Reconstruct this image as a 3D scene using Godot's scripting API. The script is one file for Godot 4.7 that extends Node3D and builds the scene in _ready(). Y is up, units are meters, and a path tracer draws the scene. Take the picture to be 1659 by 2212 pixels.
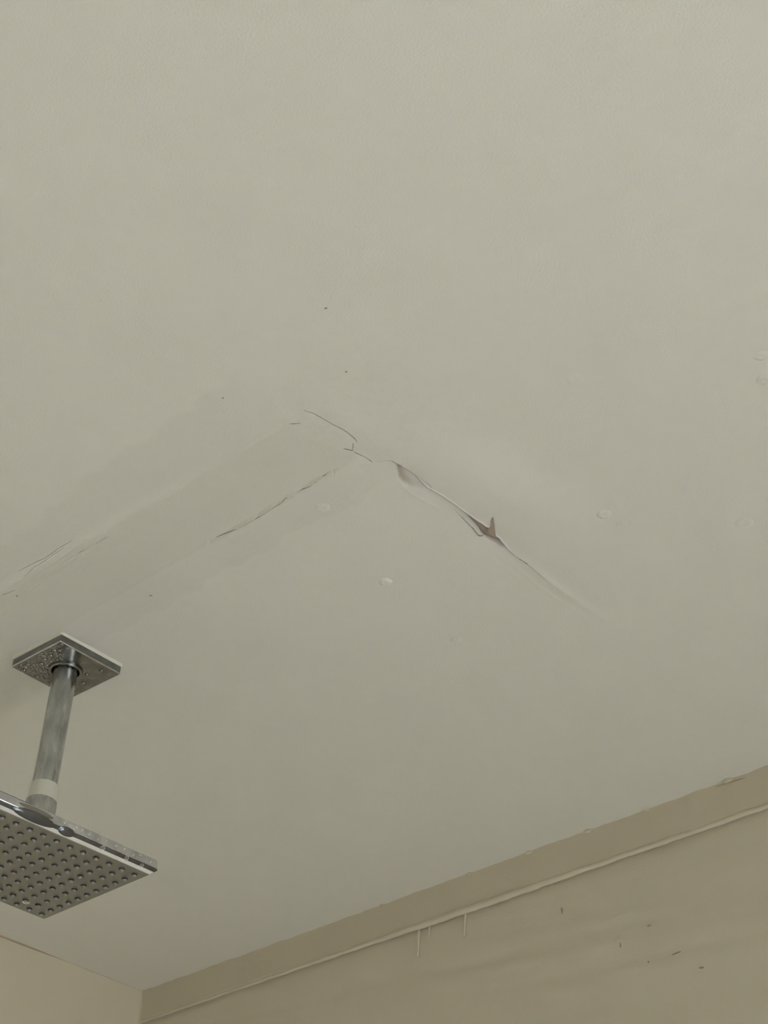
extends Node3D
# A bathroom ceiling with a failed taped joint, and a ceiling-mounted square shower, seen from below.
# Metres, y up. The ceiling plane is y = CY; walls run along x and z. Lists of "mm" give ceiling plan positions (x, z).

const CY := 2.4
const EYE := Vector3(0, 1.6, 0)
const XL := -1.716        # left wall face
const ZR := -1.2655       # right wall face
const XF := 1.8           # wall with the window
const ZB := 1.5          # wall behind

var M := {}
var nz := FastNoiseLite.new()
var nf := FastNoiseLite.new()
var used := {}
var windows := 0

# ------------------------------------------------------------------ helpers
func numbered(n: String) -> String:
	if not used.has(n):
		used[n] = 0
		return n
	used[n] += 1
	return "%s_%03d" % [n, used[n]]

func tag(o: Node, label := "", category := "", group := "", kind := "") -> void:
	if label != "": o.set_meta("label", label)
	if category != "": o.set_meta("category", category)
	if group != "": o.set_meta("group", group)
	if kind != "": o.set_meta("kind", kind)

func put(called: String, mesh: Mesh, mat: Material, parent: Node = self) -> MeshInstance3D:
	var o := MeshInstance3D.new()
	o.name = numbered(called) if parent == self else called
	o.mesh = mesh
	if mat != null: o.material_override = mat
	o.cast_shadow = GeometryInstance3D.SHADOW_CASTING_SETTING_ON
	parent.add_child(o, true)
	return o

func thing(called: String, at: Vector3) -> Node3D:
	var o := Node3D.new()
	o.name = numbered(called)
	add_child(o, true)
	o.position = at
	return o

func begin() -> SurfaceTool:
	var st := SurfaceTool.new()
	st.begin(Mesh.PRIMITIVE_TRIANGLES)
	return st

func done(st: SurfaceTool) -> ArrayMesh:
	st.generate_normals()
	return st.commit()

# a quad a b c d, clockwise as seen from its front
func quad(st: SurfaceTool, a: Vector3, b: Vector3, c: Vector3, d: Vector3) -> void:
	for p in [a, b, c, a, c, d]: st.add_vertex(p)

func box(st: SurfaceTool, lo: Vector3, hi: Vector3) -> void:
	st.set_smooth_group(-1)
	var p := []
	for i in 8: p.append(Vector3(hi.x if i & 1 else lo.x, hi.y if i & 2 else lo.y, hi.z if i & 4 else lo.z))
	quad(st, p[0], p[2], p[3], p[1]); quad(st, p[5], p[7], p[6], p[4])
	quad(st, p[4], p[6], p[2], p[0]); quad(st, p[1], p[3], p[7], p[5])
	quad(st, p[2], p[6], p[7], p[3]); quad(st, p[4], p[0], p[1], p[5])

# loft through rings of equal point count (each ring runs the same way); group s smooths along rings
func loft(st: SurfaceTool, rings: Array, smooth := true, caps := true) -> void:
	var n: int = rings[0].size()
	for k in rings.size() - 1:
		st.set_smooth_group(1 if smooth else 2 + k)
		var a: PackedVector3Array = rings[k]
		var b: PackedVector3Array = rings[k + 1]
		for i in n:
			var j := (i + 1) % n
			quad(st, a[i], a[j], b[j], b[i])
	if caps:
		for e in 2:
			st.set_smooth_group(100 + e)
			var r: PackedVector3Array = rings[0] if e == 0 else rings[-1]
			var c := Vector3.ZERO
			for p in r: c += p
			c /= n
			for i in n:
				var j := (i + 1) % n
				if e == 0:
					st.add_vertex(c); st.add_vertex(r[j]); st.add_vertex(r[i])
				else:
					st.add_vertex(c); st.add_vertex(r[i]); st.add_vertex(r[j])

# a horizontal ring of radius r at height y, running so that loft() from top to bottom faces outwards
func circle(r: float, y: float, n := 40, c := Vector2.ZERO) -> PackedVector3Array:
	var o := PackedVector3Array()
	for i in n:
		var a := TAU * i / n
		o.append(Vector3(c.x + cos(a) * r, y, c.y + sin(a) * r))
	return o

func rsquare(h: float, y: float, r: float, seg := 5, longer := 0.0) -> PackedVector3Array:
	var o := PackedVector3Array()
	for q in 4:
		var s: Vector2 = [Vector2(1, 1), Vector2(-1, 1), Vector2(-1, -1), Vector2(1, -1)][q]
		for i in seg:
			var a := PI / 2 * (q + float(i) / (seg - 1))
			o.append(Vector3(s.x * (h - r) + cos(a) * r, y, s.y * (h - r) + sin(a) * r + (longer if s.y > 0 else 0.0)))
	return o

func lathe(profile: Array, n := 40, smooth := true) -> ArrayMesh:
	var st := begin()
	var rings := []
	for p in profile: rings.append(circle(p.x, p.y, n))
	loft(st, rings, smooth)
	return done(st)

func square_lathe(profile: Array, r: float, longer := 0.0) -> ArrayMesh:
	var st := begin()
	var rings := []
	for p in profile: rings.append(rsquare(p.x, p.y, maxf(r + p.x - profile[0].x, 0.0004), 5, longer))
	loft(st, rings, false)
	return done(st)

# piecewise linear lookup in a list of Vector2(key, value), keys falling
func look(t: Array, k: float) -> float:
	if k >= t[0].x: return t[0].y
	for i in range(1, t.size()):
		if k >= t[i].x:
			return lerpf(t[i].y, t[i - 1].y, (k - t[i].x) / (t[i - 1].x - t[i].x))
	return t[-1].y

func bump(x: float, a: float, b: float, c: float, d: float) -> float:   # 0 up to 1 over a..b, down over c..d
	return smoothstep(a, b, x) * (1.0 - smoothstep(c, d, x))

func noise_texture(freq: float, octaves: int, lo: float, hi: float, size := 512, fractal_seed := 3) -> NoiseTexture2D:
	var t := NoiseTexture2D.new()
	t.width = size; t.height = size; t.seamless = true
	var n := FastNoiseLite.new()
	n.seed = fractal_seed; n.frequency = freq; n.fractal_octaves = octaves
	t.noise = n
	var g := Gradient.new()
	g.set_color(0, Color(lo, lo, lo)); g.set_color(1, Color(hi, hi, hi))
	t.color_ramp = g
	return t

func paint(c: Color, rough := 0.7) -> StandardMaterial3D:
	var m := StandardMaterial3D.new()
	m.albedo_color = c
	m.roughness = rough
	m.metallic_specular = 0.3
	m.uv1_triplanar = true; m.uv1_world_triplanar = true
	m.uv1_scale = Vector3(8, 8, 8)
	m.heightmap_enabled = true
	m.heightmap_texture = stipple
	m.heightmap_scale = 0.014
	return m

var stipple: NoiseTexture2D

func chrome(c: Color, lo: float, hi: float, scale: Vector3) -> StandardMaterial3D:
	var m := StandardMaterial3D.new()
	m.albedo_color = c
	m.metallic = 1.0
	m.roughness = 1.0
	m.roughness_texture = noise_texture(0.012, 4, lo, hi, 512, 11)
	m.albedo_texture = noise_texture(0.02, 4, 0.72, 1.0, 512, 23)
	m.uv1_triplanar = true; m.uv1_world_triplanar = true
	m.uv1_scale = scale
	return m

# ------------------------------------------------------------------ the damaged ceiling
# the torn joint: lip of the hanging side (U) by z, gap to the other lip, all in mm
var lipU := [Vector2(-560, -746), Vector2(-615, -748), Vector2(-620.8, -747.4), Vector2(-625.9, -745), Vector2(-634.4, -744.3), Vector2(-644, -743.4), Vector2(-653.3, -741.9), Vector2(-659.9, -742.2), Vector2(-665.2, -742.9), Vector2(-669.2, -744), Vector2(-676.3, -753), Vector2(-687.6, -752.3), Vector2(-694, -752.6), Vector2(-700, -743), Vector2(-703.1, -740.3), Vector2(-706, -740.8), Vector2(-708, -739.7), Vector2(-715.1, -740.8), Vector2(-721.5, -741.8), Vector2(-728.8, -742.6), Vector2(-736.9, -743.6), Vector2(-743.5, -744.1), Vector2(-748.7, -742.8), Vector2(-757.9, -742.1), Vector2(-768.9, -742), Vector2(-777.2, -742.4), Vector2(-787.7, -742.8), Vector2(-797, -743.1), Vector2(-805.2, -743), Vector2(-808.7, -743.3), Vector2(-811.3, -742.7), Vector2(-816, -743.6), Vector2(-823.5, -745.5), Vector2(-825.6, -745.1), Vector2(-833.4, -747.4), Vector2(-841.3, -749.7), Vector2(-851.3, -751.4), Vector2(-865, -750.3), Vector2(-900, -754.8), Vector2(-976, -754.3)]
var lipL := [Vector2(-786, 0.0), Vector2(-788.3, -742.7), Vector2(-795, -744.8), Vector2(-800.7, -745.9), Vector2(-807, -747.6), Vector2(-814.7, -751), Vector2(-818.1, -750.5), Vector2(-821.7, -749.7), Vector2(-825.9, -749.4), Vector2(-828.1, -747.9), Vector2(-833.7, -747.6)]
var gapT := [Vector2(-619, 0.0), Vector2(-622, 0.25), Vector2(-634, 0.5), Vector2(-655, 0.5), Vector2(-667, 0.3), Vector2(-670, 0.0), Vector2(-684, 0.0), Vector2(-687, 0.35), Vector2(-693, 0.55), Vector2(-694.5, 0.0), Vector2(-701.5, 0.0), Vector2(-703, 0.6), Vector2(-706, 0.8), Vector2(-711, -0.6), Vector2(-714, -1.6), Vector2(-782, -1.6), Vector2(-787, 0.2), Vector2(-834, 0.2), Vector2(-838, -1.2), Vector2(-846, -0.6), Vector2(-850, 0.0)]
var sagT := [Vector2(-692, 0.0), Vector2(-706, 2.4), Vector2(-730, 3.4), Vector2(-770, 3.8), Vector2(-805, 4.2), Vector2(-825, 3.4), Vector2(-842, 1.8), Vector2(-870, 0.7), Vector2(-940, 0.0)]
var dent := PackedVector2Array([Vector2(-739, -705), Vector2(-744.7, -711.8), Vector2(-751.2, -719.9), Vector2(-752.9, -724.9), Vector2(-753.1, -730), Vector2(-752.8, -734.8), Vector2(-749.5, -741), Vector2(-743, -752), Vector2(-738, -740)])
var flap := PackedVector2Array([Vector2(-748, -814.5), Vector2(-751.8, -817.2), Vector2(-754, -820), Vector2(-754.5, -824.4), Vector2(-753.5, -829.2), Vector2(-752, -835.4), Vector2(-749.5, -842.2), Vector2(-744, -838), Vector2(-745, -820)])
var torn := PackedVector2Array([Vector2(-746.2, -776), Vector2(-747.7, -781.1), Vector2(-749.4, -789.2), Vector2(-751.1, -796.3), Vector2(-752.5, -804.7), Vector2(-754.2, -810.5), Vector2(-755, -815.2), Vector2(-751.3, -817.5), Vector2(-741, -818), Vector2(-738, -790)])

# distance to a polygon's outline along its first n sides, negative outside
func inside(p: Vector2, poly: PackedVector2Array, n: int) -> float:
	if not Geometry2D.is_point_in_polygon(p, poly): return -1.0
	var d := 1e9
	for i in n:
		d = minf(d, p.distance_to(Geometry2D.get_closest_point_to_segment(p, poly[i], poly[i + 1])))
	return d

# how far the plaster hangs below the true ceiling plane, mm (x, z in mm; u = mm past the lip, > 0 on the hanging side)
func hang(x: float, z: float, u: float) -> float:
	var h := 0.35 * nz.get_noise_2d(x * 0.22, z * 0.22)
	# taped joint along x: two raised outer bands, a bare strip between them
	if x < -700 and z < -520 and z > -780:
		var along := 1.0 - smoothstep(-790.0, -745.0, x)
		var wob := 2.4 * nf.get_noise_2d(x * 0.9, 40.0) + 1.2 * nf.get_noise_2d(x * 4.0, 90.0)
		var b2 := -619.5 + wob - 0.02 * (x + 900)
		var b3 := -681.8 + 1.1 * nf.get_noise_2d(x * 1.6, 7.0) + 0.9 * nf.get_noise_2d(x * 7.0, 17.0)
		var b1 := -562.0 + 9.0 * nf.get_noise_2d(x * 0.8, 140.0) + 0.05 * (x + 800)
		var b4 := -719.0 + 8.0 * nf.get_noise_2d(x * 0.8, 240.0)
		var fade := 1.0 - smoothstep(-1000.0, -840.0, -x) * 0.0
		var sharp := lerpf(0.7, 6.0, smoothstep(920.0, 1010.0, -x))
		var s3 := smoothstep(b3 + sharp * 0.5, b3 - sharp * 0.5, z) * lerpf(1.5, 0.6, smoothstep(900.0, 1040.0, -x))
		s3 += 0.9 * exp(-pow((z - b3 + 3.0) / 4.0, 2)) * (1.0 - smoothstep(880.0, 960.0, -x))
		var s2 := smoothstep(b2 - 2.2, b2 + 2.2, z) * 0.8 + 0.35 * exp(-pow((z - b2 - 5.0) / 5.0, 2)) * smoothstep(840.0, 900.0, -x)
		h += along * fade * (s3 * (1.0 - smoothstep(b4 + 14, b4 - 6, z)) + s2 * (1.0 - smoothstep(b1 - 16, b1 + 6, z)))
		# brush and knife scores beside the strip
		if x < -960:
			h += 0.5 * smoothstep(960.0, 1020.0, -x) * nf.get_noise_2d(x * 0.25, z * 14.0 - x * 0.7) * bump(z, -650, -625, -606, -590)
		else:
			h += 0.10 * nf.get_noise_2d(x * 0.6, z * 12.0) * bump(x, -890, -860, -800, -770) * bump(z, -590, -575, -560, -545)
	# grain left by the filler on the lower band
	if z < -684 and z > -725 and x < -770 and x > -1000:
		h += 0.14 * nf.get_noise_2d(x * 7.0, z * 7.0) * bump(z, -725, -712, -690, -684) * bump(x, -1000, -930, -800, -770)
	if x < -620 and x > -880 and z < -590 and z > -1040:
		var sag := look(sagT, z)
		if u >= 0:
			# the hanging side: a lip that droops, with a soft fold where the board bends
			var fold := 22.0 + 0.16 * (-z - 706.0) + 3.0 * nf.get_noise_2d(x * 0.3, z * 0.9)
			h += sag * (lerpf(0.5, 1.0, smoothstep(0.0, fold, u)) if u < fold else 1.0 - smoothstep(fold, fold + 48.0, u))
		else:
			h -= 0.4 * sag * exp(u / 5.0)
			# paint creases beside the slit
			var f := -u
			h += 0.35 * exp(-pow((f - 15.0 - 2.0 * nf.get_noise_2d(z * 1.5, 3.0)) / 2.0, 2)) * bump(z, -800, -760, -725, -705)
			h += 0.22 * exp(-pow((f - 11.0) / 1.8, 2)) * bump(z, -975, -900, -850, -835)
			h += 0.14 * exp(-pow((f - 18.0) / 2.4, 2)) * bump(z, -950, -890, -850, -820)
		var p := Vector2(x, z)
		if z < -700 and z > -760:
			var d := inside(p, dent, 6)
			if d > 0: h -= (2.2 * smoothstep(0.0, 0.9, d) + 1.0 * smoothstep(0.5, 4.0, d)) * (1.0 - smoothstep(724.0, 750.0, -z))
		elif z < -772 and z > -846 and u < 0:
			var d2 := inside(p, torn, 7)
			if d2 > 0: h -= 1.0 * smoothstep(0.0, 0.9, d2) * smoothstep(-776.0, -796.0, z)
			elif d2 < 0: h += 0.25 * exp(-absf(u + 12.0) / 3.0) * bump(z, -822, -812, -790, -778)
			var d3 := inside(p, flap, 6)
			if d3 > 0: h -= 3.0 * smoothstep(0.0, 4.2, d3) + 0.9 * smoothstep(0.0, 0.7, d3)
		# a rounded ridge where the joint carries on unbroken
		if z < -840:
			h += 0.9 * exp(-pow(u / 5.0, 2)) * bump(z, -1030, -930, -865, -842)
		# puckers round the hairline end
		if z > -705:
			h += 0.35 * exp(-pow((u + 7.0 + 3.0 * nf.get_noise_2d(z, 5.0)) / 3.5, 2)) * bump(z, -700, -680, -640, -612)
			h += 0.25 * exp(-pow((u - 13.0) / 4.0, 2)) * bump(z, -700, -680, -660, -640)
	return h

# ceiling colour (linear), some light and shade painted in: old paint, fresh paint and filler left by the repair
func coat(x: float, z: float, u := 1.0) -> Color:
	var k := 1.0 + 0.010 * nz.get_noise_2d(x * 0.5 + 300, z * 0.5) + 0.008 * nf.get_noise_2d(x * 2.0, z * 2.0)
	var tint := 0.0
	if x < -690 and z < -520 and z > -790:
		var wob := 2.4 * nf.get_noise_2d(x * 0.9, 40.0) + 1.2 * nf.get_noise_2d(x * 4.0, 90.0)
		var b2 := -619.5 + wob - 0.02 * (x + 900)
		var b3 := -681.8 + 1.1 * nf.get_noise_2d(x * 1.6, 7.0)
		var b1 := -562.0 + 9.0 * nf.get_noise_2d(x * 0.8, 140.0) + 0.05 * (x + 800)
		var b4 := -719.0 + 8.0 * nf.get_noise_2d(x * 0.8, 240.0)
		var along := 1.0 - smoothstep(-775.0, -740.0, x + 6.0 * nf.get_noise_2d(z * 2.0, 66.0))
		var strip := bump(z, b3 - 1.5, b3 + 1.5, b2 - 2.5, b2 + 2.5)
		k -= along * 0.04 * bump(z, b4 - 3, b4 + 3, b1 - 4, b1 + 4)
		k -= along * 0.03 * strip
		tint = along * strip
		k += along * 0.05 * exp(-pow((z - b2 - 5.0) / 6.0, 2)) * smoothstep(820.0, 900.0, -x)  # raised edge painted paler, as a highlight
	if x > -775 and x < -660 and z < -560 and z > -1040:
		# a darker band along the crack
		k -= 0.035 * exp(-pow((x + 742.0 - 8.0 * nf.get_noise_2d(z, 9.0)) / 11.0, 2)) * bump(z, -1000, -860, -600, -575)
		k -= 0.02 * smoothstep(0.1, 0.5, nf.get_noise_2d(x * 3.0 + 70, z * 3.0)) * bump(z, -720, -690, -600, -580)
	var c := Color(0.800 * k, 0.788 * k, 0.715 * k * (1.0 - 0.015 * tint))
	# torn paper and bare filler where the skin has come away, dent also browned for its shade
	if u < 0 and x < -738 and x > -757:
		var p := Vector2(x, z)
		if z < -704 and z > -756:
			var d := inside(p, dent, 6)
			if d > 0: c = c.lerp(Color(0.54, 0.48, 0.41), smoothstep(0.0, 0.8, d) * (1.0 - smoothstep(1.0, 8.0, d)) * (1.0 - smoothstep(724.0, 745.0, -z)))
		elif z < -812 and z > -844:
			var d := inside(p, flap, 6)
			if d > 0: c = c.lerp(Color(0.66, 0.61, 0.56), smoothstep(0.0, 0.7, d))
	return c

func steps(marks: Array) -> PackedFloat64Array:   # [from, size, to, size, to ...]
	var o := PackedFloat64Array([marks[0]])
	var i := 1
	while i < marks.size():
		var n := int(ceil((marks[i + 1] - o[-1]) / marks[i] - 0.001))
		var a := o[-1]
		for k in range(1, n + 1): o.append(lerpf(a, marks[i + 1], float(k) / n))
		i += 2
	return o

func build_ceiling() -> MeshInstance3D:
	var X0 := -746.0
	var xs := steps([-1740.0, 20.0, -1400.0, 5.0, -1120.0, 2.5, -790.0, 0.8, X0, 0.8, -700.0, 2.0, -640.0, 6.0, -440.0, 45.0, 1370.0])
	var zs := steps([-1290.0, 20.0, -1040.0, 4.0, -930.0, 1.1, -600.0, 2.0, -520.0, 8.0, -320.0, 45.0, 770.0])
	var i0 := 0
	for i in xs.size():
		if absf(xs[i] - X0) < 0.01: i0 = i
	var nx := xs.size() + 3          # lip column twice, plus one turned-up column on each side
	var V := PackedVector3Array(); var N := PackedVector3Array(); var C := PackedColorArray(); var I := PackedInt32Array()
	var H := PackedFloat32Array()
	V.resize(nx * zs.size()); N.resize(V.size()); C.resize(V.size()); H.resize(V.size())
	for j in zs.size():
		var z := zs[j]
		# the survey was taken on the flat plane; a lip that hangs lower stands nearer, one that is raised farther
		var sag := look(sagT, z)
		var flat := look(lipU, z) + 0.25 * nf.get_noise_2d(z * 9.0, 500.0)
		var low := 0.5 * sag
		var up := (look(lipU, z * (1.0 + low / 800.0)) + 0.25 * nf.get_noise_2d(z * 9.0, 500.0)) * (1.0 - low / 800.0)
		var gap := look(gapT, z)
		var lo := flat - gap
		if z < -787.5 and z > -834: lo = minf(lo, look(lipL, z) - 2.2 - 0.8 * bump(z, -836, -828, -822, -815))
		var open := 1.0
		if absf(gap) < 0.03 and sag < 1.9 and (z > -702 or z < -846):
			lo = up
			open = 0.0
		var edge := bump(z, -860, -840, -700, -690)
		for c in nx:
			var right := c > i0 + 1
			var i := c if c <= i0 else (i0 if c < i0 + 3 else c - 3)
			if c == i0 + 3: i = i0
			var x: float
			var u := 0.0
			if right:
				u = xs[i] - X0
				x = xs[i] + (up - X0) * (1.0 - smoothstep(0.0, 60.0, u)) * smoothstep(-560.0, -600.0, z) * (1.0 - smoothstep(-960.0, -1040.0, z))
				u = x - up
				u = maxf(u, 0.0)
			else:
				u = xs[i] - X0
				x = xs[i] + (lo - X0) * (1.0 - smoothstep(0.0, 60.0, -u)) * smoothstep(-560.0, -600.0, z) * (1.0 - smoothstep(-960.0, -1040.0, z))
				u = minf(x - lo, -0.001)
			var h := hang(x, z, u)
			var col := coat(x, z, u)
			if not right and c >= i0 and open == 0.0: h = hang(up, z, 0.0)
			# columns i0+1 and i0+2 turn up into the cavity
			if c == i0 + 1:
				h -= 1.6 * open; x -= 0.2 * open
				col = Color(0.62, 0.56, 0.47)
			elif c == i0 + 2:
				h = hang(up, z, 0.0) - 1.6 * open; x += 0.5 * open
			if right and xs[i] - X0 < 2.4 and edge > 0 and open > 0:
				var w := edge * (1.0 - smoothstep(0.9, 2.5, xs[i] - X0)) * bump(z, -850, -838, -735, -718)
				col = col.lerp(Color(0.95, 0.91, 0.86), w)  # pale torn edge, lightened further as its highlight
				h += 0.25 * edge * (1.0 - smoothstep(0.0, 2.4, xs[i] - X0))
			var k := j * nx + c
			V[k] = Vector3(x * 0.001, CY - h * 0.001, z * 0.001)
			H[k] = h
			C[k] = col
	for j in zs.size() - 1:
		for c in nx - 1:
			if c == i0 + 1: continue          # the slit itself
			var a := j * nx + c
			I.append_array(PackedInt32Array([a, a + 1, a + nx + 1, a, a + nx + 1, a + nx]))
	for t in range(0, I.size(), 3):
		var n := (V[I[t + 2]] - V[I[t]]).cross(V[I[t + 1]] - V[I[t]])
		for e in 3: N[I[t + e]] += n
	# where the joint is closed the two lips are one surface
	for j in zs.size():
		var a := j * nx + i0
		if V[a].distance_to(V[a + 3]) < 0.00002:
			var sum := N[a] + N[a + 3]
			for e in 4: N[a + e] = sum
	var flip := -1.0 if N[0].y > 0 else 1.0
	for k in N.size(): N[k] = (N[k] * flip).normalized()
	if flip < 0:
		for t in range(0, I.size(), 3):
			var s := I[t + 1]; I[t + 1] = I[t + 2]; I[t + 2] = s
	var arr := []
	arr.resize(Mesh.ARRAY_MAX)
	arr[Mesh.ARRAY_VERTEX] = V; arr[Mesh.ARRAY_NORMAL] = N; arr[Mesh.ARRAY_COLOR] = C; arr[Mesh.ARRAY_INDEX] = I
	var am := ArrayMesh.new()
	am.add_surface_from_arrays(Mesh.PRIMITIVE_TRIANGLES, arr)
	var o := put("ceiling", am, M.ceiling)
	tag(o, "painted plaster ceiling with a torn taped joint and a patched strip", "ceiling", "", "structure")
	var slab := begin()
	box(slab, Vector3(XL - 0.1, CY + 0.03, ZR - 0.1), Vector3(XF + 0.1, CY + 0.15, ZB + 0.1))
	put("ceiling_slab", done(slab), M.slab, o)
	return o

# a sheet with an outline in mm, hung at a depth (mm below the ceiling plane; negative above), with thickness and ruffles
func sheet(poly: PackedVector2Array, depth: Callable, thick: float) -> ArrayMesh:
	var st := begin()
	# refine: clip to cells
	var lo := poly[0]; var hi := poly[0]
	for p in poly: lo = lo.min(p); hi = hi.max(p)
	var s := 1.5
	var at := func(p: Vector2, d: float) -> Vector3: return Vector3(p.x * 0.001, CY - d * 0.001, p.y * 0.001)
	var x := lo.x
	while x < hi.x:
		var z := lo.y
		while z < hi.y:
			var cell := PackedVector2Array([Vector2(x, z), Vector2(x + s, z), Vector2(x + s, z + s), Vector2(x, z + s)])
			for piece in Geometry2D.intersect_polygons(cell, poly):
				for k in range(1, piece.size() - 1):
					for side in 2:
						st.set_smooth_group(side)
						for q in ([0, k, k + 1] if side == 0 else [0, k + 1, k]):
							var pp: Vector2 = piece[q]
							st.add_vertex(at.call(pp, depth.call(pp) - (thick if side == 1 else 0.0)))
			z += s
		x += s
	st.set_smooth_group(-1)
	for i in poly.size():
		var a := poly[i]; var b := poly[(i + 1) % poly.size()]
		quad(st, at.call(a, depth.call(a)), at.call(b, depth.call(b)), at.call(b, depth.call(b) - thick), at.call(a, depth.call(a) - thick))
	return done(st)

# a blister or nail pop: a low dome with an uneven rim, slightly sunk into the ceiling
func blister(parent: Node, x: float, z: float, rx: float, rz: float, high: float, seed_at: float, fresh: float, dimple := 0.0) -> void:
	var st := begin()
	st.set_smooth_group(1)
	var nr := 10
	var na := 36
	var P := []
	for r in nr + 1:
		var ring := []
		var t := float(r) / nr
		for a in na:
			var an := TAU * a / na
			var wob := 1.0 + 0.16 * nf.get_noise_2d(cos(an) * 30 + seed_at, sin(an) * 30) + 0.10 * nf.get_noise_2d(cos(an) * 90 + seed_at, sin(an) * 90)
			var px := x + cos(an) * rx * wob * t
			var pz := z + sin(an) * rz * wob * t
			var prof := 1.0 - smoothstep(0.45, 1.0, t)
			var d := high * prof * (1.0 + 0.3 * nf.get_noise_2d(px * 18.0 + seed_at, pz * 18.0)) - dimple * exp(-pow(t / 0.35, 2))
			d += -0.25 * smoothstep(0.9, 1.0, t) + 0.12 + hang(px, pz, px + 746.0)
			ring.append(Vector3(px * 0.001, CY - d * 0.001, pz * 0.001))
		P.append(ring)
	var base := coat(x, z)
	st.set_color(base.lerp(Color(0.87, 0.86, 0.80), fresh))
	for r in nr:
		for a in na:
			var b := (a + 1) % na
			quad(st, P[r][a], P[r + 1][a], P[r + 1][b], P[r][b])
	put("paint_blister", done(st), M.ceiling, parent)

# a hairline crack: a thin dark strip just below the paint, its colour giving the shade
func hairline(parent: Node, pts: Array, w: float, mat: Material) -> void:
	var st := begin()
	st.set_smooth_group(-1)
	for i in pts.size() - 1:
		var a: Vector2 = pts[i]; var b: Vector2 = pts[i + 1]
		var n := (b - a).normalized().orthogonal() * w * 0.5
		var n0 := n * (0.15 if i == 0 else 1.0)
		var n1 := n * (0.15 if i == pts.size() - 2 else 1.0)
		var f := func(p: Vector2, d: float) -> Vector3: return Vector3(p.x * 0.001, CY - (d + hang(p.x, p.y, p.x - look(lipU, p.y))) * 0.001, p.y * 0.001)
		var d := 0.22
		quad(st, f.call(a - n0, d), f.call(b - n1, d), f.call(b + n1, d), f.call(a + n0, d))
		quad(st, f.call(a + n0, -0.4), f.call(b + n1, -0.4), f.call(b - n1, -0.4), f.call(a - n0, -0.4))
		quad(st, f.call(a - n0, -0.4), f.call(b - n1, -0.4), f.call(b - n1, d), f.call(a - n0, d))
		quad(st, f.call(a + n0, d), f.call(b + n1, d), f.call(b + n1, -0.4), f.call(a + n0, -0.4))
	put("crack_shade_line", done(st), mat, parent)

# ------------------------------------------------------------------ drops of water
func drop_mesh(high: float, sag := 0.0) -> ArrayMesh:   # unit radius, hanging below y = 0
	var prof := [Vector2(0.02, 0.10), Vector2(0.98, 0.10), Vector2(1.0, 0.0)]
	for i in range(1, 9):
		var a := PI / 2 * i / 8.0
		prof.append(Vector2(maxf(cos(a), 0.02), -high * pow(sin(a), 1.0 + sag)))
	return lathe(prof, 20)

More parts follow.
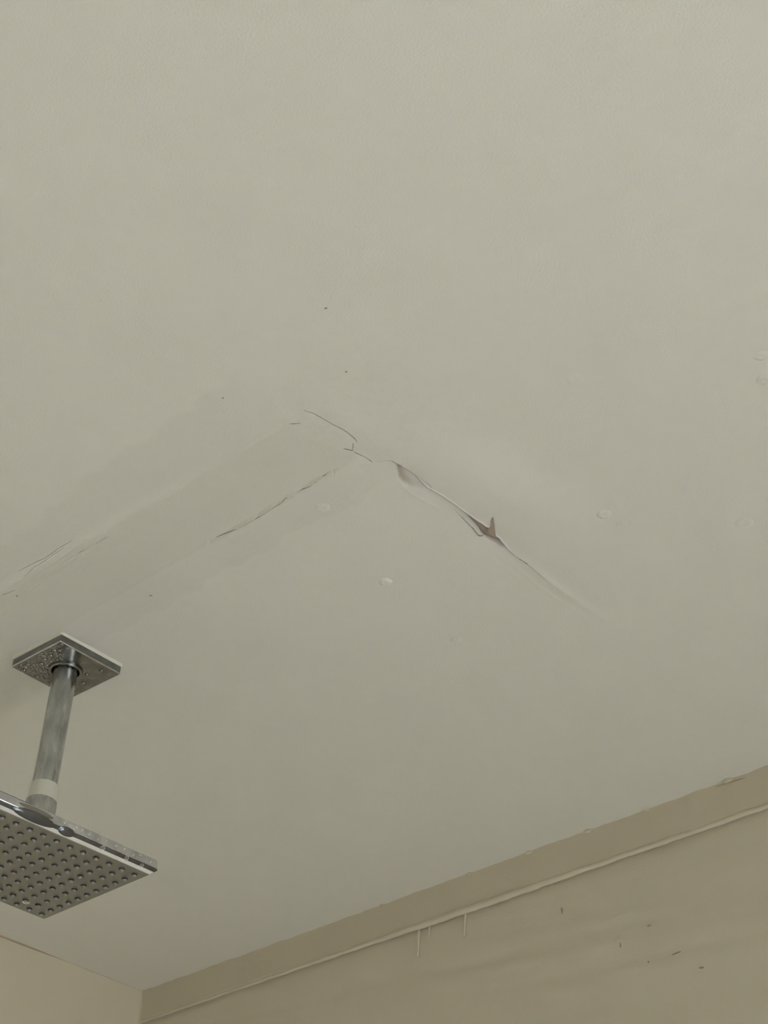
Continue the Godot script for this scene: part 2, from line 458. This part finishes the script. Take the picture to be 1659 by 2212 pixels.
func _ready() -> void:
	# ---- camera
	var cam := Camera3D.new()
	cam.name = "camera"
	cam.fov = rad_to_deg(2.0 * atan(1106.0 / 3800.0))
	cam.near = 0.02
	cam.transform = Transform3D(Basis(Vector3.UP, deg_to_rad(46.7112)) * Basis(Vector3.RIGHT, deg_to_rad(36.4133)) * Basis(Vector3.BACK, deg_to_rad(3.6505)), EYE)
	add_child(cam)
	# ---- sky, sun, exposure
	var sm := ProceduralSkyMaterial.new()
	sm.sky_top_color = Color(0.56, 0.68, 0.86); sm.sky_horizon_color = Color(0.86, 0.89, 0.92)
	sm.ground_bottom_color = Color(0.62, 0.60, 0.55); sm.ground_horizon_color = Color(0.72, 0.72, 0.70)
	sm.sky_energy_multiplier = 1.1
	sm.ground_energy_multiplier = 0.8
	var env := Environment.new()
	env.background_mode = Environment.BG_SKY
	env.sky = Sky.new(); env.sky.sky_material = sm
	env.tonemap_mode = Environment.TONE_MAPPER_LINEAR
	env.tonemap_exposure = 26.3
	env.sdfgi_enabled = true; env.ssao_enabled = true; env.ssil_enabled = true
	var we := WorldEnvironment.new()
	we.name = "environment"; we.environment = env
	add_child(we)
	var sun := DirectionalLight3D.new()
	sun.name = "sun"
	sun.light_color = Color(1.0, 0.97, 0.91)
	sun.light_energy = 0.0
	sun.light_angular_distance = 0.5
	sun.shadow_enabled = true
	sun.transform.basis = Basis.looking_at(Vector3(-1.0, -0.80, -0.03).normalized())
	add_child(sun)

	nz.seed = 5; nz.frequency = 0.02; nz.fractal_octaves = 3
	nf.seed = 9; nf.frequency = 0.03; nf.fractal_octaves = 3
	stipple = noise_texture(0.05, 4, 0.0, 1.0, 1024, 4)

	# ---- materials
	M.ceiling = paint(Color.WHITE, 0.75); M.ceiling.vertex_color_use_as_albedo = true
	M.slab = paint(Color(0.35, 0.33, 0.30), 0.9)
	M.wall = paint(Color(0.86, 0.83, 0.755), 0.6); M.wall.vertex_color_use_as_albedo = false
	M.trim = paint(Color(0.845, 0.81, 0.73), 0.65)
	M.gap_shade = paint(Color(0.70, 0.63, 0.53), 0.8)  # dark tone for the shaded gap above the left wall
	M.bead = paint(Color(0.865, 0.835, 0.76), 0.55)
	M.sealant = paint(Color(0.90, 0.90, 0.85), 0.5)
	M.floor = paint(Color(0.76, 0.69, 0.61), 0.5)
	M.frame = paint(Color(0.9, 0.9, 0.9), 0.4)
	M.crack = paint(Color(0.22, 0.19, 0.16), 0.95)
	M.groove_shade = paint(Color(0.69, 0.65, 0.57), 0.9)  # tone of a shadowed groove
	M.paper = paint(Color(0.80, 0.73, 0.66), 0.95)
	M.paper2 = paint(Color(0.695, 0.635, 0.575), 0.95)
	M.mark = paint(Color(0.66, 0.605, 0.51), 0.8)
	M.chrome = chrome(Color(0.84, 0.85, 0.85), 0.08, 0.42, Vector3(14, 3, 14))
	M.plate = chrome(Color(0.63, 0.64, 0.64), 0.06, 0.30, Vector3(7, 7, 7))
	var fm := StandardMaterial3D.new()
	fm.albedo_color = Color(0.62, 0.622, 0.605); fm.metallic = 1.0; fm.roughness = 0.42
	M.face = fm
	M.rim = chrome(Color(0.95, 0.96, 0.98), 0.04, 0.14, Vector3(4, 4, 4))
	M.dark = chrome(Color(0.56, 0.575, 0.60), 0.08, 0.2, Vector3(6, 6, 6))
	var rub := StandardMaterial3D.new()
	rub.albedo_color = Color.WHITE; rub.roughness = 0.3; rub.vertex_color_use_as_albedo = true
	M.nozzle = rub
	var wh := StandardMaterial3D.new()
	wh.albedo_color = Color(0.86, 0.86, 0.83); wh.roughness = 0.4
	M.white = wh
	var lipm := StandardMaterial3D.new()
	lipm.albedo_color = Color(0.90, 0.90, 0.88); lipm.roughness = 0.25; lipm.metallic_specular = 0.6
	M.lip = lipm  # pale tone of the bright strip reflected in the rim
	var wat := StandardMaterial3D.new()
	wat.albedo_color = Color(1, 1, 1, 0.1); wat.roughness = 0.0
	wat.transparency = BaseMaterial3D.TRANSPARENCY_ALPHA
	wat.refraction_enabled = true; wat.refraction_scale = 0.033
	M.water = wat
	var film := StandardMaterial3D.new()   # water lying on polished metal
	film.albedo_color = Color(0.60, 0.60, 0.585); film.metallic = 1.0; film.roughness = 0.08
	M.bead_water = film
	var deep := StandardMaterial3D.new()   # dark reflections on the rim, built as long drops
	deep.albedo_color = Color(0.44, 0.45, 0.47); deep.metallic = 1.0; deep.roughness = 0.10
	M.reflection_drop = deep
	var gl := StandardMaterial3D.new()
	gl.albedo_color = Color(0.9, 0.95, 0.95, 0.08); gl.roughness = 0.0
	gl.transparency = BaseMaterial3D.TRANSPARENCY_ALPHA
	M.glass = gl

	build_room()
	var ceil := build_ceiling()
	build_damage(ceil)
	build_shower()

# ------------------------------------------------------------------ the room
# a fixed window in a wall: lo and hi give (along, up); the frame is built along its own z
func make_window(label: String, at: Transform3D, lo: Vector2, hi: Vector2) -> void:
	if absf(at.basis.z.x) > 0.5:   # turned: its z runs along the world's -x
		var t := -hi.x
		hi.x = -lo.x; lo.x = t
	var st := begin()
	var f := 0.05
	var mid := (lo.x + hi.x) * 0.5
	box(st, Vector3(0, lo.y, lo.x), Vector3(0.05, lo.y + f, hi.x))
	box(st, Vector3(0, hi.y - f, lo.x), Vector3(0.05, hi.y, hi.x))
	box(st, Vector3(0, lo.y + f, lo.x), Vector3(0.05, hi.y - f, lo.x + f))
	box(st, Vector3(0, lo.y + f, hi.x - f), Vector3(0.05, hi.y - f, hi.x))
	box(st, Vector3(0.01, lo.y + f, mid - 0.02), Vector3(0.04, hi.y - f, mid + 0.02))
	windows += 1
	var win := put("window_%d" % windows, done(st), M.frame)
	win.transform = at
	tag(win, label, "window", "", "structure")
	for k in 2:
		st = begin()
		box(st, Vector3(0.022, lo.y + f, lo.x + f if k == 0 else mid + 0.02), Vector3(0.026, hi.y - f, mid - 0.02 if k == 0 else hi.x - f))
		put("pane", done(st), M.glass, win)

func build_room() -> void:
	var st := begin()
	box(st, Vector3(XL - 0.1, -0.1, ZR - 0.1), Vector3(XF + 0.1, 0, ZB + 0.1))
	var fl := put("floor", done(st), M.floor)
	tag(fl, "pale bathroom floor below the shower", "floor", "", "structure")

	# right wall: trowelled plaster, swept in long low waves
	st = begin()
	st.set_smooth_group(1)
	var cols := 400
	var rows := 90
	var y0 := 2.05
	var P := []
	for r in rows + 1:
		var line := []
		for c in cols + 1:
			var x := lerpf(XL - 0.02, 0.4, float(c) / cols)
			var y := lerpf(y0, CY + 0.02, float(r) / rows)
			var v := y + 0.085 * x
			var w := 0.0017 * nz.get_noise_2d(x * 60.0, v * 1300.0) + 0.0008 * nf.get_noise_2d(x * 60.0, v * 1500.0)
			w *= (1.0 - smoothstep(2.33, 2.37, y)) * smoothstep(0.0, 0.06, y - y0) * (1.0 - smoothstep(0.2, 0.4, x))
			line.append(Vector3(x, y, ZR + w))
		P.append(line)
	for r in rows:
		for c in cols: quad(st, P[r][c], P[r + 1][c], P[r + 1][c + 1], P[r][c + 1])
	var a0 := Vector2(0.05, 0.12)   # opening of the low window added to light the ceiling, x and y
	var a1 := Vector2(1.1, 1.25)
	box(st, Vector3(XL - 0.1, 0, ZR - 0.1), Vector3(a0.x, y0, ZR))
	box(st, Vector3(a0.x, 0, ZR - 0.1), Vector3(a1.x, a0.y, ZR))
	box(st, Vector3(a0.x, a1.y, ZR - 0.1), Vector3(a1.x, y0, ZR))
	box(st, Vector3(a1.x, 0, ZR - 0.1), Vector3(XF + 0.1, y0, ZR))
	box(st, Vector3(0.4, y0, ZR - 0.1), Vector3(XF + 0.1, CY + 0.03, ZR))
	box(st, Vector3(XL - 0.1, y0, ZR - 0.1), Vector3(0.4, CY + 0.03, ZR - 0.01))
	var wr := put("wall_right", done(st), M.wall)
	tag(wr, "cream trowelled wall below the ceiling trim, streaked in long waves", "wall", "", "structure")

	st = begin()
	box(st, Vector3(XL - 0.1, 0, ZR), Vector3(XL, CY + 0.03, ZB + 0.1))
	var wl := put("wall_left", done(st), M.wall)
	tag(wl, "cream wall behind the shower head, meeting the ceiling with no trim", "wall", "", "structure")
	st = begin()
	box(st, Vector3(XL, 0, ZB), Vector3(XF + 0.1, CY + 0.03, ZB + 0.1))
	tag(put("wall_back", done(st), M.wall), "plain cream wall behind the camera", "wall", "", "structure")
	# wall with the window
	st = begin()
	var w0 := Vector2(-1.15, 0.2)   # z, y
	var w1 := Vector2(-0.15, 1.9)
	box(st, Vector3(XF, 0, ZR), Vector3(XF + 0.1, w0.y, ZB))
	box(st, Vector3(XF, w1.y, ZR), Vector3(XF + 0.1, CY + 0.03, ZB))
	box(st, Vector3(XF, w0.y, ZR), Vector3(XF + 0.1, w1.y, w0.x))
	box(st, Vector3(XF, w0.y, w1.x), Vector3(XF + 0.1, w1.y, ZB))
	tag(put("wall_front", done(st), M.wall), "plain cream wall that holds the window", "wall", "", "structure")
	make_window("white framed window of two clear panes in the plain front wall", Transform3D(Basis(), Vector3(XF + 0.03, 0, 0)), w0, w1)
	make_window("added unseen window of two clear panes low in the trowelled wall", Transform3D(Basis(Vector3.UP, -PI / 2), Vector3(0, 0, ZR - 0.08)), Vector2(a0.x, a0.y), Vector2(a1.x, a1.y))

	# trim along the top of the right wall: a shallow uneven band with a painted bead at its lower edge
	st = begin()
	st.set_smooth_group(1)
	var ring := []
	var n := 620
	for i in n + 1:
		var x := lerpf(XL - 0.01, XF + 0.01, float(i) / n)
		var near := smoothstep(XL + 0.09, XL + 0.0, x)
		var o := 0.0018 * nf.get_noise_2d(x * 900.0, 3.0) + 0.0008 * nf.get_noise_2d(x * 3000.0, 60.0)
		var fat := 0.006 + 0.0012 * nz.get_noise_2d(x * 600.0, 77.0)
		var yb := CY - 0.0395 + 0.0008 * nf.get_noise_2d(x * 1500.0, 30.0)
		ring.append([Vector3(x, CY + 0.012, ZR + fat + o), Vector3(x, CY - 0.002, ZR + fat + o), Vector3(x, lerpf(CY, yb, 0.5), ZR + fat - 0.0008 + 0.5 * o), Vector3(x, yb + 0.003, ZR + fat), Vector3(x, yb + 0.001, ZR + fat - 0.001), Vector3(x, yb, ZR - 0.004)])
	for i in n:
		for k in 5:
			st.set_smooth_group(1 if k < 3 else 2)
			quad(st, ring[i][k + 1], ring[i][k], ring[i + 1][k], ring[i + 1][k + 1])
	var tr := put("trim_1", done(st), M.trim)
	tag(tr, "flat uneven trim band between the right wall and the ceiling", "trim", "", "structure")
	# bead with runs of paint
	st = begin()
	st.set_smooth_group(1)
	var rings := []
	for i in n + 1:
		var x := lerpf(XL - 0.005, XF + 0.01, float(i) / n)
		var r := 0.0021 + 0.0005 * nf.get_noise_2d(x * 1200.0, 33.0) - 0.0009 * smoothstep(-1.3, -1.6, x) + 0.0010 * smoothstep(-1.35, -1.2, x) * (1.0 - smoothstep(-1.12, -1.0, x))
		var yb := CY - 0.0398 + 0.0008 * nf.get_noise_2d(x * 1500.0, 30.0)
		var c := PackedVector3Array()
		for k in 10:
			var a := TAU * k / 10
			c.append(Vector3(x, yb + cos(a) * r * 1.25, ZR + 0.0050 + sin(a) * r))
		rings.append(c)
	loft(st, rings)
	put("paint_bead", done(st), M.bead, tr)
	for d in [[-1.246, 0.030, 0.0016], [-1.231, 0.017, 0.0012], [-1.1795, 0.025, 0.0014]]:
		st = begin()
		st.set_smooth_group(1)
		var rr := []
		for k in 13:
			var t := k / 12.0
			var w: float = d[2] * (1.0 - 0.55 * t + 0.35 * exp(-pow((t - 0.93) / 0.08, 2)))
			if k == 12: w *= 0.3
			rr.append(circle(w * 1.15, CY - 0.042 - d[1] * t, 12, Vector2(d[0] - 0.0006 * t, ZR + 0.0012)))
		loft(st, rr)
		put("paint_run", done(st), M.bead, tr)
	# lumps of plaster along the top of the trim, and small scuffs on the wall
	for p in [[-1.010, 5.5], [-1.088, 5.0], [-0.840, 6.0], [-1.17, 4.0], [-0.937, 4.0], [-1.30, 3.5]]:
		var o := put("plaster_lump", lathe([Vector2(0.3, 0.6), Vector2(0.7, 0.5), Vector2(1.0, 0.0), Vector2(0.8, -0.5), Vector2(0.35, -0.75)], 14), M.trim, tr)
		o.scale = Vector3(p[1], p[1] * 0.55, p[1] * 0.55) * 0.001
		o.position = Vector3(p[0], CY - 0.001, ZR + 0.0065)
	for p in [[-1.0495, 2.327, 1.4, 7, 0.1], [-0.978, 2.2725, 1.3, 5, 0.0], [-0.914, 2.2485, 11, 1.3, 0.08], [-0.887, 2.228, 6, 1.6, -0.15], [-0.943, 2.283, 5, 1.0, 0.0], [-0.946, 2.248, 1.6, 1.6, 0.0]]:
		var o := put("scuff", lathe([Vector2(0.3, 0.5), Vector2(0.85, 0.3), Vector2(1.0, 0.0), Vector2(0.85, -0.3), Vector2(0.3, -0.5)], 14), M.mark, wr)
		o.rotation = Vector3(0, 0, p[4])
		o.scale = Vector3(p[2] * 0.5, p[3], 0.7) * 0.001 if p[3] > p[2] else Vector3(p[2] * 0.5, p[3], 0.7) * 0.001
		o.position = Vector3(p[0], p[1], ZR + 0.0006)
	var split := put("crack_shade_line", lathe([Vector2(0.2, 0.5), Vector2(0.85, 0.3), Vector2(1.0, 0.0), Vector2(0.85, -0.3), Vector2(0.2, -0.5)], 14), M.groove_shade, tr)
	split.scale = Vector3(0.018, 0.0009, 0.0006)
	split.rotation.z = -0.05
	split.position = Vector3(-0.838, CY - 0.0035, ZR + 0.0066)
	# corner fillet of plaster where the walls and the ceiling meet
	st = begin()
	st.set_smooth_group(1)
	var R := 0.006
	var A := []
	for i in 31:
		var y := lerpf(2.0, CY + 0.01, i / 30.0)
		var q := []
		for k in 7:
			var a := PI / 2 * k / 6.0
			q.append(Vector3(XL - 0.001 + R - R * sin(a), y, ZR + 0.0055 + R - R * cos(a)))
		A.append(q)
	for i in 30:
		for k in 6: quad(st, A[i][k], A[i][k + 1], A[i + 1][k + 1], A[i + 1][k])
	put("corner_fillet", done(st), M.trim, tr)
	# dark bead along the top of the left wall, for its gap's shade
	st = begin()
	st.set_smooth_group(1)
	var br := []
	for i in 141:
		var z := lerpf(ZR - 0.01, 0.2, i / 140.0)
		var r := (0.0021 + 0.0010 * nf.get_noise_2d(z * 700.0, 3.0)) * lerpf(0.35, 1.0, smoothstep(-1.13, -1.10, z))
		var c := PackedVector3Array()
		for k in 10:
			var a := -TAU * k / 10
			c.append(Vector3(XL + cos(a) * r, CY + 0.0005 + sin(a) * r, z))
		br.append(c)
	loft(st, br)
	var t2 := put("trim_2", done(st), M.gap_shade)
	tag(t2, "thin dark bead for the shaded gap where the left wall meets the ceiling", "trim", "", "structure")

# ------------------------------------------------------------------ pieces of the damage
func build_damage(c: Node) -> void:
	# brown board paper seen through the tear, in two layers
	var wavy := func(p: Vector2) -> float: return -4.6 + 0.4 * nf.get_noise_2d(p.x * 6.0, p.y * 6.0)
	var back := PackedVector2Array([Vector2(-768, -776), Vector2(-768, -880), Vector2(-726, -880), Vector2(-726, -776)])
	put("board_paper", sheet(back, wavy, 0.4), M.paper, c)
	# added tongue of torn paper over the hanging edge, standing for a notch
	var tongue := PackedVector2Array([Vector2(-745.5, -823), Vector2(-746, -815), Vector2(-743.6, -811.5), Vector2(-741.6, -811.6), Vector2(-739.9, -810.7), Vector2(-737.5, -808.3), Vector2(-735, -805.3), Vector2(-731.5, -802.6), Vector2(-729.9, -802.0), Vector2(-730.6, -803.8), Vector2(-736.3, -810.9), Vector2(-740.5, -816.3)])
	for i in tongue.size(): tongue[i] *= 1.0 - 2.3 / 800.0   # it hangs this much below the plane the survey was taken on
	var on_lip := func(p: Vector2) -> float:
		var u := p.x - look(lipU, p.y)
		return hang(p.x, p.y, maxf(u, 0.0)) + 0.45 + 0.3 * smoothstep(2.0, 12.0, u) - 2.0 * smoothstep(1.0, -3.0, u)
	put("torn_paper", sheet(tongue, on_lip, 0.3), M.paper2, c)
	var scrap := PackedVector2Array([Vector2(-743.4, -800), Vector2(-744.2, -806), Vector2(-746.4, -811), Vector2(-749.6, -813.5), Vector2(-748.5, -817), Vector2(-745.6, -816.5), Vector2(-742.8, -812.2), Vector2(-742.0, -806)])
	put("torn_paper", sheet(scrap, func(p: Vector2) -> float: return -0.9 + 0.5 * nf.get_noise_2d(p.x * 9.0, p.y * 9.0) + 0.12 * (p.y + 810), 0.3), M.paper2, c)
	for h in [
		[[Vector2(-746.5, -668.0), Vector2(-748.2, -669.6), Vector2(-751.3, -672.5), Vector2(-753.7, -674)], 0.32],
		[[Vector2(-757.2, -668.6), Vector2(-755.6, -671.0), Vector2(-754.4, -672.8), Vector2(-753, -675.1)], 0.38],
		[[Vector2(-766.3, -623), Vector2(-763, -625.6), Vector2(-759.9, -628)], 0.22],
		[[Vector2(-754.2, -676.3), Vector2(-753.4, -680), Vector2(-752.8, -684)], 0.2],
		[[Vector2(-913.9, -681.0), Vector2(-897.9, -682.0), Vector2(-880, -683.2), Vector2(-860.1, -683.5), Vector2(-849, -682.4), Vector2(-839.9, -682.6), Vector2(-833, -681.4), Vector2(-828, -682.8), Vector2(-818, -681.8), Vector2(-807.7, -682.4), Vector2(-796, -681.2), Vector2(-785, -680.7)], 0.2],  # shade line of the step edge, laid as a dark strip
		[[Vector2(-1015.7, -623.3), Vector2(-1012.9, -623.1), Vector2(-1008.7, -623.2)], 0.3],
		[[Vector2(-994.5, -624.2), Vector2(-985.7, -624.0), Vector2(-979.1, -624.5)], 0.25],
		[[Vector2(-1114.6, -618.5), Vector2(-1107.3, -620.1), Vector2(-1099.7, -621.3)], 0.3],
		[[Vector2(-1072.7, -605.7), Vector2(-1057, -606.6), Vector2(-1040.3, -608.5), Vector2(-1021.2, -607.5), Vector2(-1004.4, -608)], 0.12],
		[[Vector2(-1074.2, -613.4), Vector2(-1058.6, -610.6), Vector2(-1049.9, -610.9), Vector2(-1032.3, -610.1), Vector2(-1016.5, -609.7)], 0.12],
		[[Vector2(-746.6, -777), Vector2(-747.7, -781.1), Vector2(-749.4, -789.2), Vector2(-751.1, -796.3), Vector2(-752.5, -804.7)], 0.2, 1],
		[[Vector2(-751.9, -801.5), Vector2(-752.7, -805.0), Vector2(-753.9, -808.2), Vector2(-754.3, -810.4), Vector2(-755.1, -812.6), Vector2(-754.9, -815.0), Vector2(-752.6, -816.4)], 0.75, 1],
		[[Vector2(-750.7, -856.5), Vector2(-750.9, -861), Vector2(-750.3, -866)], 0.3]]:
		hairline(c, h[0], h[1], M.groove_shade if h[0][0].x < -850 or h.size() > 2 else M.crack)
	for p in [[-659.3, -556.3, 1.1, 0.4], [-694.7, -610.1, 0.9, 0.0], [-780.4, -571.6, 0.8, 0.3], [-1017.7, -699.9, 1.4, 0.9], [-1105.6, -627.6, 0.9, 0.0]]:
		var o := put("speck", lathe([Vector2(0.3, 0.4), Vector2(0.9, 0.2), Vector2(1.0, 0.0), Vector2(0.8, -0.3), Vector2(0.3, -0.5)], 12), M.mark, c)
		o.scale = Vector3(p[2], 0.7, 0.7) * 0.001
		o.rotation.y = p[3]
		o.position = Vector3(p[0] * 0.001, CY - (0.1 + hang(p[0], p[1], p[0] + 746.0)) * 0.001, p[1] * 0.001)
	# x, z, rx, rz, height, seed, fresh paint, dimple
	for b in [[-855.2, -812.4, 6.0, 6.2, 1.5, 10, 0.4, 0.0], [-819.8, -707.5, 6.4, 6.0, 0.8, 60, 0.35, 0.2], [-664.1, -854.9, 6.2, 5.6, 0.9, 110, 0.2, 0.3], [-661.8, -873.3, 4.6, 4.4, 0.4, 160, 0.0, 0.2], [-581.2, -719.0, 6.6, 7.0, 0.4, 210, 0.0, 0.2], [-591.1, -932.2, 8.0, 7.2, 0.45, 260, 0.0, 0.1], [-471.6, -783.3, 6.0, 5.4, 0.9, 310, 0.1, 0.3], [-484.6, -804.7, 6.0, 5.4, 0.7, 360, 0.0, 0.3], [-870.1, -912.6, 6.0, 5.0, 0.5, 410, 0.0, 0.0]]:
		blister(c, b[0], b[1], b[2], b[3], b[4], b[5], b[6], b[7])

# ------------------------------------------------------------------ the shower
func build_shower() -> void:
	var top := Vector3(-1.1571, CY, -0.7193)
	var s := thing("ceiling_shower", top)
	tag(s, "square chrome rain shower hanging from the ceiling on a short pipe, wet with drops", "shower")
	# square plate on the ceiling, bevelled, with a hole for the pipe
	var yaw := deg_to_rad(2.1)
	var st0: SurfaceTool
	var plate := put("mounting_plate", square_lathe([Vector2(0.0336, 0.001), Vector2(0.0340, -0.0004), Vector2(0.0340, -0.0088), Vector2(0.0337, -0.0093), Vector2(0.0332, -0.0096), Vector2(0.0328, -0.0096)], 0.0012), M.plate, s)
	plate.rotation.y = yaw
	st0 = begin()
	loft(st0, [rsquare(0.03405, -0.0087, 0.0012), rsquare(0.0338, -0.0094, 0.0011), rsquare(0.0333, -0.00968, 0.0010)], false, false)
	put("highlight_edge", done(st0), M.rim, plate)  # paler chrome strip for the highlight along the plate edge
	var seal := put("sealant", square_lathe([Vector2(0.0350, 0.001), Vector2(0.0358, -0.0004), Vector2(0.0352, -0.0014), Vector2(0.0338, -0.0026)], 0.0030), M.sealant, s)
	seal.rotation.y = yaw
	put("collar", lathe([Vector2(0.0148, -0.0096), Vector2(0.0150, -0.0106), Vector2(0.0146, -0.0116), Vector2(0.0124, -0.0116), Vector2(0.0122, -0.0096)]), M.plate, s)
	put("pipe", lathe([Vector2(0.0106, -0.004), Vector2(0.0106, -0.1225), Vector2(0.0100, -0.1238)], 48, false), M.chrome, s)
	put("white_ring", lathe([Vector2(0.0108, -0.1215), Vector2(0.0113, -0.1222), Vector2(0.0118, -0.1290), Vector2(0.0121, -0.1345), Vector2(0.0121, -0.1372)], 48, false), M.white, s)
	put("swivel_nut", lathe([Vector2(0.0122, -0.1366), Vector2(0.0130, -0.1376), Vector2(0.0132, -0.1450), Vector2(0.0130, -0.1540), Vector2(0.0118, -0.1570)], 48, false), M.chrome, s)
	put("swivel_ball", lathe([Vector2(0.0100, -0.1560), Vector2(0.0110, -0.1620), Vector2(0.0104, -0.1700), Vector2(0.0150, -0.1760), Vector2(0.0240, -0.1800), Vector2(0.0300, -0.1868)], 40), M.chrome, s)
	# the head
	var hc := Vector3(-0.0017, 0, 0.002)
	var head := put("head_plate", square_lathe([Vector2(0.0745, -0.1852), Vector2(0.0760, -0.1856), Vector2(0.0768, -0.1866), Vector2(0.0770, -0.1928), Vector2(0.0767, -0.1933), Vector2(0.0745, -0.1936)], 0.003, 0.013), M.rim, s)
	head.position = hc
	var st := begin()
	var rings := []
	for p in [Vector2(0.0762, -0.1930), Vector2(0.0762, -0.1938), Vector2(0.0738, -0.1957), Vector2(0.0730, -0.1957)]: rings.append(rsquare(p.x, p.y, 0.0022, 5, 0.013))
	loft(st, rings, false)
	put("dark_reflection", done(st), M.dark, head)  # dark band of the rim's reflection, built as its own strip
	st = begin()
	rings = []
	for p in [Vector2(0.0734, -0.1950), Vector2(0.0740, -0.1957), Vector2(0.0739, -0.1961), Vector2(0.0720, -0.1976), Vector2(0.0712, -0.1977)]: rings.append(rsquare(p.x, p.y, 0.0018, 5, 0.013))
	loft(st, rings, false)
	put("bright_reflection", done(st), M.lip, head)  # bright band of the rim's reflection, built as a pale strip
	st = begin()
	rings = []
	for p in [Vector2(0.0715, -0.1970), Vector2(0.0714, -0.1978), Vector2(0.0710, -0.1981)]: rings.append(rsquare(p.x, p.y, 0.0012, 5, 0.013))
	loft(st, rings, false)
	put("spray_face", done(st), M.face, head)
	# rubber nozzle; dark base and pale tip paint its dark crescent and glint
	st = begin()
	st.set_color(Color(0.035, 0.035, 0.033))
	loft(st, [circle(0.0026, 0.0004, 16), circle(0.0026, -0.0005, 16), circle(0.0023, -0.0009, 16), circle(0.0016, -0.0010, 16)], true, false)
	st.set_color(Color(0.30, 0.295, 0.27))
	loft(st, [circle(0.0018, -0.0008, 16), circle(0.0018, -0.0016, 16), circle(0.0015, -0.0022, 16), circle(0.0010, -0.0025, 16), circle(0.0004, -0.0026, 16)])
	var nm := done(st)
	for i in 11:
		for k in 12:
			var o := put("nozzle", nm, M.nozzle, head)
			o.position = Vector3((i - 5) * 0.0126 - 0.0006, -0.1980, (k - 5) * 0.0131 + 0.0024)
	# water
	var rng := RandomNumberGenerator.new()
	rng.seed = 41
	var dm := drop_mesh(0.42)
	# beads along the near rim and the bevel of the head
	for p in [[-0.068, -0.0030, 1.5], [-0.0555, -0.0022, 1.2], [-0.049, -0.0042, 1.3], [-0.040, -0.0020, 0.9], [-0.031, -0.0034, 1.5], [-0.021, -0.0022, 0.9], [-0.013, -0.0040, 1.1], [-0.004, -0.0026, 1.4], [0.003, -0.0022, 1.0], [0.010, -0.0030, 1.6], [0.020, -0.0020, 1.3]]:
		var o := put("water_drop", dm, M.water, head)
		var r: float = p[2] * 0.001
		o.transform = Transform3D(Basis(Vector3(0, 0, 1), PI / 2).scaled_local(Vector3(r, r, r)), Vector3(0.0770, -0.1864 + p[1], p[0]))
	for p in [[-0.060, 1.8, 1.0], [-0.044, 2.2, 1.0], [-0.020, 2.0, 1.2]]:
		var o := put("water_drop", dm, M.water, head)
		var r: float = p[1] * 0.001
		o.transform = Transform3D(Basis(Vector3(0, 0, 1), deg_to_rad(52)).scaled_local(Vector3(r, r, r * p[2])), Vector3(0.0750, -0.1947, p[0]))
	# long drops under the rim; the dark ones carry its dark reflections
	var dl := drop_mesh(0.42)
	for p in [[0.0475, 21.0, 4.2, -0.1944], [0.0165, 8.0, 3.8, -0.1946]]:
		var o := put("water_drop", dl, M.reflection_drop, head)
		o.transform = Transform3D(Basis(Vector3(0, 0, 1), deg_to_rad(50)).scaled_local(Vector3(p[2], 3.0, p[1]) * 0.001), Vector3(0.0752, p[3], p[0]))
	var up_drop := put("water_drop", dl, M.bead_water, head)
	up_drop.transform = Transform3D(Basis(Vector3(0, 0, 1), deg_to_rad(84)).scaled_local(Vector3(2.6, 2.0, 17.0) * 0.001), Vector3(0.0768, -0.1897, 0.048))
	for p in [[-0.0455, 0.029, 3.2, 0.7], [-0.0545, -0.0400, 3.4, 0.8]]:
		var o := put("water_drop", dm, M.water, head)
		o.scale = Vector3.ONE * p[2] * 0.001
		o.position = Vector3(p[0], -0.1981, p[1])
	# runs of water on the pipe
	for p in [[0.0103, 148.0, -0.1225, 2.6, 5.0], [0.0104, 150.0, -0.072, 1.6, 3.2], [0.0103, 60.0, -0.113, 1.2, 2.0]]:
		var a := deg_to_rad(p[1])
		var o := put("water_drop", dm, M.water, s)
		var dirv := Vector3(cos(a), 0, sin(a))
		var b := Basis(dirv.cross(Vector3.UP), -dirv, Vector3.UP)
		o.transform = Transform3D(b.scaled_local(Vector3(p[3], p[3], p[4]) * 0.001), Vector3(dirv.x * p[0], p[2], dirv.z * p[0]))
	# beads crowding the underside of the plate
	st = begin()
	var db := drop_mesh(0.62)
	var placed := []
	for t in 900:
		var q := Vector2(rng.randf_range(-0.031, 0.031), rng.randf_range(-0.031, 0.031))
		if q.length() < 0.0165: continue
		var left := smoothstep(-0.004, 0.012, q.y - q.x * 0.9)
		if rng.randf() > left * 0.95 + 0.03: continue
		var r := rng.randf_range(0.0009, 0.0024)
		var ok := true
		for e in placed:
			if Vector2(e.x, e.y).distance_to(q) < (e.z + r) * 0.92: ok = false
		if not ok: continue
		placed.append(Vector3(q.x, q.y, r))
		st.append_from(db, 0, Transform3D(Basis.from_scale(Vector3(r * rng.randf_range(0.8, 1.5), r, r)), Vector3(q.x, -0.0096, q.y)))
	var wd := put("water_droplets", st.commit(), M.bead_water, plate)
	tag(wd, "", "", "", "stuff")
